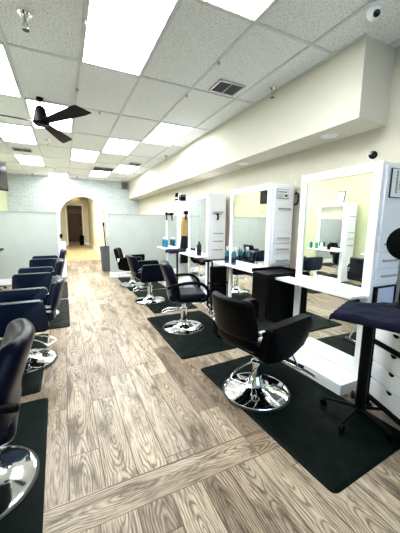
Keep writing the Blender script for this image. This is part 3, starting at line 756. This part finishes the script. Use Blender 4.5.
# ------------------------------------------------------------------ carts and stands
def caster(t, x, y, r=.028, z=0):
    bm = new(); lathe(bm, [(0, -.012), (r, -.012), (r, .012), (0, .012)], 16, T(x, y, z + r) @ RX(PI / 2)); bx(bm, (x - .012, y - .016, z + r), (x + .012, y + .016, z + r * 2.1), .003); obj('caster', bm, M['plastic'], t, .6)
def drape(name, label, loc, rz, w, d, drop, m, seed=1, corner=.05):
    bm = new(); n = 26; k = 20; rows = []
    W, D = w / 2 + drop, d / 2 + drop
    for i in range(n + 1):
        row = []
        for j in range(k + 1):
            x = -W + 2 * W * i / n; y = -D + 2 * D * j / k
            ox = max(0, abs(x) - w / 2); oy = max(0, abs(y) - d / 2); o = max(ox, oy)
            X = math.copysign(min(abs(x), w / 2) + ox * .18, x); Y = math.copysign(min(abs(y), d / 2) + oy * .18, y)
            z = -o * .95 - corner * (ox * oy) / (drop * drop + 1e-9)
            f = .012 * math.sin(17 * x + seed) * math.sin(13 * y + 2 * seed) + .005 * math.sin(41 * (x + y))
            if o > 0: X += math.copysign(.010 * math.sin(38 * y + seed), x) * (ox > 0); Y += math.copysign(.010 * math.sin(34 * x + seed), y) * (oy > 0)
            row.append(bm.verts.new((X, Y, z + abs(f) * (1 if o < .01 else .4))))
        rows.append(row)
    for i in range(n):
        for j in range(k): bm.faces.new((rows[i][j], rows[i + 1][j], rows[i + 1][j + 1], rows[i][j + 1]))
    g = bmesh.ops.extrude_face_region(bm, geom=list(bm.faces)); vs = [e for e in g['geom'] if isinstance(e, bmesh.types.BMVert)]
    bmesh.ops.translate(bm, vec=(0, 0, .008), verts=vs)
    return tag(obj(name, bm, m, None, 3.1), label, 'towel', None, loc, rz)

# star-based tray stand in front of the nearest station
def tray_stand(loc, rz, tray, height, label, legs=5, a0=0.0, R=.27, tray_off=(0, 0), pr=.026):
    t = thing('tray_stand', label, 'stand', loc, rz)
    bm = new(); lathe(bm, [(0, .055), (.04, .055), (.045, .075), (.032, .10), (pr, .12), (0, .12)], 20); obj('hub', bm, M['plastic'], t, .6)
    for k in range(legs):
        a = a0 + 2 * PI * k / legs; ca, sa = math.cos(a), math.sin(a)
        bm = new(); tube(bm, [(ca * .02, sa * .02, .085), (ca * R, sa * R, .062)], lambda u: (.016 - .005 * u, .013 - .004 * u), 8); l = obj('leg', bm, M['plastic'], t, .9)
        bm = new(); r = .026; lathe(bm, [(0, -.012), (r, -.012), (r, .012), (0, .012)], 14, T(ca * R, sa * R, r) @ RZ(a) @ RX(PI / 2)); obj('caster', bm, M['plastic'], l, .6)
    bm = new(); tube(bm, [(0, 0, .10), (0, 0, height - .02)], pr, 14); obj('post', bm, M['plastic'], t, .9)
    bm = new(); w, d = tray; ox, oy = tray_off
    bx(bm, (ox - w / 2, oy - d / 2, height - .02), (ox + w / 2, oy + d / 2, height), .006)
    for a, b in (((-w / 2, -d / 2), (w / 2, -d / 2 + .01)), ((-w / 2, d / 2 - .01), (w / 2, d / 2)), ((-w / 2, -d / 2), (-w / 2 + .01, d / 2)), ((w / 2 - .01, -d / 2), (w / 2, d / 2))): bx(bm, (ox + a[0], oy + a[1], height - .01), (ox + b[0], oy + b[1], height + .018), .002)
    obj('tray', bm, M['plastic'], t)
    return t
tray_stand((1.93, 1.19, .013), math.radians(23), (.36, .36), .86, 'black stand on a five-legged star base carrying a towel covered tray, beside the nearest mirror', a0=math.radians(95), R=.25, tray_off=(-.205, -.04), pr=.036)
drape('navy_towel', 'navy towel draped over the tray stand in front of the nearest mirror', (1.757, 1.073, .893), math.radians(23), .37, .37, .035, M['towel'], 2, .03)

# drawer cart at the right edge
rz = math.radians(-19.6)
t = thing('drawer_cart', 'black framed rolling cart with white drawers at the right edge', 'cart', (2.09, 1.24, .013), rz)
# local: front faces -X, runs along -Y
CW, CD = .42, .32
bm = new()
for (x, y) in ((0, 0), (0, -CW), (CD, 0), (CD, -CW)): bx(bm, (x - .014, y - .014, .05), (x + .014, y + .014, .84), .003)
bx(bm, (-.014, -CW - .014, .82), (CD + .014, .014, .85), .004); bx(bm, (-.014, -CW, .10), (CD, 0, .13)); bx(bm, (-.016, -CW, .555), (CD, 0, .585))
obj('frame', bm, M['plastic'], t)
for z0, z1 in ((.14, .275), (.285, .415), (.42, .55), (.59, .70), (.705, .815)):
    bm = new(); bx(bm, (-.008, -CW + .02, z0), (CD - .02, -.02, z1), .006); d = obj('drawer', bm, M['lam'], t)
    bm = new(); prism(bm, [(.024 * math.cos(PI + PI * i / 10), .024 * math.sin(PI + PI * i / 10)) for i in range(11)], .004, mtx=T(-.012, -CW / 2, z1 - .003) @ RZ(-PI / 2)); obj('finger_notch', bm, M['plastic'], d)
for (x, y) in ((0.01, -.01), (0.01, -CW + .01), (CD - .01, -.01), (CD - .01, -CW + .01)): caster(t, x, y, .025)
c = Vector((CD / 2, -CW / 2, 0)); c.rotate(Matrix.Rotation(rz, 3, 'Z'))
drape('navy_towel', 'navy towel lying on the white drawer cart at the right edge', (2.09 + c.x, 1.24 + c.y, .868), rz, .34, .44, .03, M['towel'], 5, .02)
t = thing('round_mirror', 'round black backed mirror standing on the drawer cart, cut by the right edge', 'mirror', (2.115, 1.105, .882), math.radians(-58))
bm = new(); lathe(bm, [(0, 0), (.07, 0), (.07, .008), (.015, .016), (.010, .03), (.008, .33), (0, .33)], 20); obj('stem', bm, M['plastic'], t, .6)
bm = new(); lathe(bm, [(0, -.012), (.105, -.012), (.118, -.004), (.118, .006), (.106, .012), (0, .012)], 36, T(0, 0, .45) @ RX(PI / 2)); o = obj('mirror_case', bm, M['plastic'], t, .6)
bm = new(); lathe(bm, [(0, 0), (.10, 0), (.10, .002), (0, .002)], 36, T(0, .012, .45) @ RX(-PI / 2)); obj('glass', bm, M['mirror'], o)

# black cabinet between the two nearest stations
t = thing('black_cabinet', 'tall black rolling cabinet between the nearest and second mirror stations', 'cabinet', (2.03, 2.42, .0))
bm = new(); bx(bm, (0, 0, .06), (.44, .30, .88), .012); obj('body', bm, M['plastic'], t)
bm = new(); bx(bm, (-.008, -.008, .88), (.45, .308, .895), .006)
for a, b in (((-.008, .288), (.45, .308)), ((.43, -.008), (.45, .308))): bx(bm, (a[0], a[1], .89), (b[0], b[1], .925), .005)
obj('top_tray', bm, M['plastic'], t)
for x, y in ((.04, .04), (.40, .04), (.04, .26), (.40, .26)): caster(t, x, y, .026)
for z0, z1 in ((.10, .34), (.36, .60), (.62, .84)):
    bm = new(); bx(bm, (-.006, .02, z0), (.004, .28, z1), .004); obj('drawer', bm, M['plastic'], t)

# cart between second and third station
t = thing('black_trolley', 'narrow black trolley with a pointed side tray between second and third stations', 'trolley', (2.15, 3.97, 0))
bm = new()
for (x, y) in ((0, 0), (0, .14), (.32, 0), (.32, .14)): bx(bm, (x - .012, y - .012, .05), (x + .012, y + .012, .84), .003)
bx(bm, (-.01, -.01, .12), (.33, .15, .14)); bx(bm, (-.01, -.01, .45), (.33, .15, .47)); obj('frame', bm, M['plastic'], t)
bm = new(); bx(bm, (.02, .02, .14), (.30, .12, .43), .01); bx(bm, (.02, .02, .48), (.30, .12, .74), .01); obj('drawer', bm, M['plastic'], t)
bm = new(); bx(bm, (-.03, -.03, .835), (.34, .16, .86), .006); obj('top_tray', bm, M['plastic'], t)
bm = new(); prism(bm, [(-.20, .835), (-.03, .835), (-.03, .87), (-.12, .875)], .10, .006, 2, T(0, .0, 0)); obj('side_tray', bm, M['plastic'], t)
for x, y in ((0.01, .01), (.31, .01), (.01, .13), (.31, .13)): caster(t, x, y, .025)
# cart between third and fourth with towel
tray_stand((2.20, 5.68, .0), 0, (.34, .30), .85, 'black tray stand between third and farthest stations', a0=.3, R=.22, tray_off=(0, 0), pr=.02)
drape('navy_towel', 'navy towel bundled on the tray stand between third and farthest stations', (2.18, 5.68, .875), .0, .36, .32, .06, M['towel'], 9, .04)
# laundry bundle on the platform of station three
bm = new(); rbox(bm, (-.13, -.15, 0), (.13, .15, .26), .07, 5, lambda w: (w.x + .02 * math.sin(w.z * 31), w.y + .02 * math.sin(w.x * 27 + w.z * 19), w.z * (1 + .12 * math.sin(w.x * 18) * math.sin(w.y * 22))))
tag(obj('cloth_bundle', bm, M['pattern'], None, 3.1), 'pale bundle of folded cloth on the third station footrest', 'cloth', None, (2.19, 5.12, .10))

# left tray trolley near the partition
t = tray_stand((-1.40, 7.0, 0), 0, (.40, .50), .86, 'black tray trolley at the left edge before the grey partition', legs=4, a0=PI / 4, R=.24, tray_off=(0, 0), pr=.022)
bm = new(); bx(bm, (-.09, -.13, 0), (.09, .13, .045), .006); o = obj('tool_box', bm, M['plastic']); tag(o, 'flat black tool box lying on the left tray trolley', 'box', None, (-1.42, 7.0, .861))
bm = new(); bx(bm, (-.03, -.035, .045), (.03, .035, .052), .002); obj('latch', bm, M['steel'], o)

# white low cabinet beyond the left partition end, with a duster on it
t = thing('low_cabinet', 'white low cabinet along the aisle behind the end of the left partition', 'cabinet', (-.33, 7.78, 0))
bm = new(); bx(bm, (0, 0, .06), (.33, 1.3, .86), .004); obj('body', bm, M['white'], t)
bm = new(); bx(bm, (-.01, -.01, .86), (.345, 1.31, .885), .004); obj('worktop', bm, M['white'], t)
for k in range(2):
    bm = new(); bx(bm, (.325, .03 + .64 * k, .10), (.338, .62 + .64 * k, .83), .003); d = obj('door', bm, M['lam'], t)
    bm = new(); tube(bm, [(.338, .57 + .12 * k, .5), (.358, .57 + .12 * k, .5), (.358, .57 + .12 * k, .66), (.338, .57 + .12 * k, .66)], .006, 6); obj('handle', bm, M['plastic'], d)
bm = new(); bx(bm, (.02, .02, 0), (.29, 1.28, .06)); obj('plinth', bm, M['seam'], t)
t = thing('neck_duster', 'small upright dark duster on the white low cabinet', 'duster', (-.08, 7.9, .885))
bm = new(); lathe(bm, [(0, 0), (.03, 0), (.028, .02), (.009, .03), (.009, .16), (0, .16)], 14); obj('handle', bm, M['seam'], t, .6)
bm = new(); lathe(bm, [(0, .15), (.02, .16), (.035, .21), (.03, .26), (0, .28)], 14); obj('brush_head', bm, M['plastic'], t, .6)

# grey bin with long tools at the right of the arch
t = thing('waste_bin', 'grey waste bin with tools standing in it, right of the arch', 'bin', (1.15, 8.8, 0))
bm = new(); lathe(bm, [(0, .02), (.18, .02), (.22, .70), (.235, .71), (.235, .74), (.21, .74), (.20, .70), (.16, .05), (0, .05)], 28); obj('bin_body', bm, M['grey'], t, .6)
for s in (-1, 1):
    bm = new(); bx(bm, (-.03, s * .235 - .012, .60), (.03, s * .235 + .012, .66), .004); obj('handle', bm, M['grey'], t)
bm = new(); lathe(bm, [(0, 0), (.16, 0), (.16, .02), (0, .02)], 20); obj('dolly', bm, M['plastic'], t, .6)
t = thing('broom', 'dark handled broom standing in the grey bin by the arch', 'broom', (1.11, 8.73, .05))
bm = new(); tube(bm, [(.02, 0, 0), (-.06, 0, 1.36)], .013, 8); obj('broom_handle', bm, M['plastic'], t, .6)
bm = new(); lathe(bm, [(0, 0), (.025, .01), (.03, .09), (.014, .13), (0, .13)], 12, T(-.06, 0, 1.28)); obj('grip', bm, M['plastic'], t, .6)
t = thing('dustpan', 'thin handled dustpan standing in the grey bin, left of the broom', 'dustpan', (1.01, 8.85, .06))
bm = new(); tube(bm, [(0.03, 0, .05), (-.03, .0, 1.25)], .009, 8); obj('pan_handle', bm, M['trimgrey'], t, .6)
bm = new(); bx(bm, (-.02, -.08, .0), (.06, .08, .14), .006); obj('pan', bm, M['plastic'], t)

# white sign lying on the partition top at the far left
bm = new(); bx(bm, (-.14, -.05, 0), (.14, .05, .07), .006); o = obj('white_box', bm, M['wcap']); tag(o, 'small white box on top of the left partition at the wall', 'box', None, (-1.47, YP + .06, 1.681))
bm = new(); bx(bm, (-.142, -.052, .045), (.142, .052, .07), .004); obj('lid', bm, M['white'], o)

# ------------------------------------------------------------------ light, sky, camera
w = bpy.data.worlds.new('World'); bpy.context.scene.world = w; w.use_nodes = True
nt = w.node_tree; bg = nt.nodes['Background']
sky = nt.nodes.new('ShaderNodeTexSky'); sky.sky_type = 'HOSEK_WILKIE'; sky.sun_direction = Vector((.35, .35, .87)).normalized(); sky.turbidity = 2.6
nt.links.new(sky.outputs[0], bg.inputs[0]); bg.inputs[1].default_value = 9.0

f = 278.35; p, yw, ro = .1526, .4521, .0115
cy, sy = math.cos(yw), math.sin(yw)
fwd = Vector((sy * math.cos(p), cy * math.cos(p), -math.sin(p))); right = Vector((cy, -sy, 0)); up = right.cross(fwd)
r_ = right * math.cos(ro) + up * math.sin(ro); u_ = -right * math.sin(ro) + up * math.cos(ro)
cam = bpy.data.cameras.new('Camera'); co = bpy.data.objects.new('Camera', cam); C.objects.link(co)
mw = Matrix(((r_.x, u_.x, -fwd.x, 0), (r_.y, u_.y, -fwd.y, 0), (r_.z, u_.z, -fwd.z, 1.45), (0, 0, 0, 1)))
co.matrix_world = mw
cam.sensor_fit = 'HORIZONTAL'; cam.sensor_width = 36; cam.lens = f / 400 * 36; cam.clip_start = .05
sc = bpy.context.scene; sc.camera = co
sc.view_settings.view_transform = 'Standard'; sc.view_settings.look = 'None'; sc.view_settings.gamma = 1; sc.view_settings.use_curve_mapping = False
sc.view_settings.exposure = 1.8
sc.cycles.max_bounces = 10; sc.cycles.diffuse_bounces = 5; sc.cycles.glossy_bounces = 6; sc.cycles.caustics_reflective = False
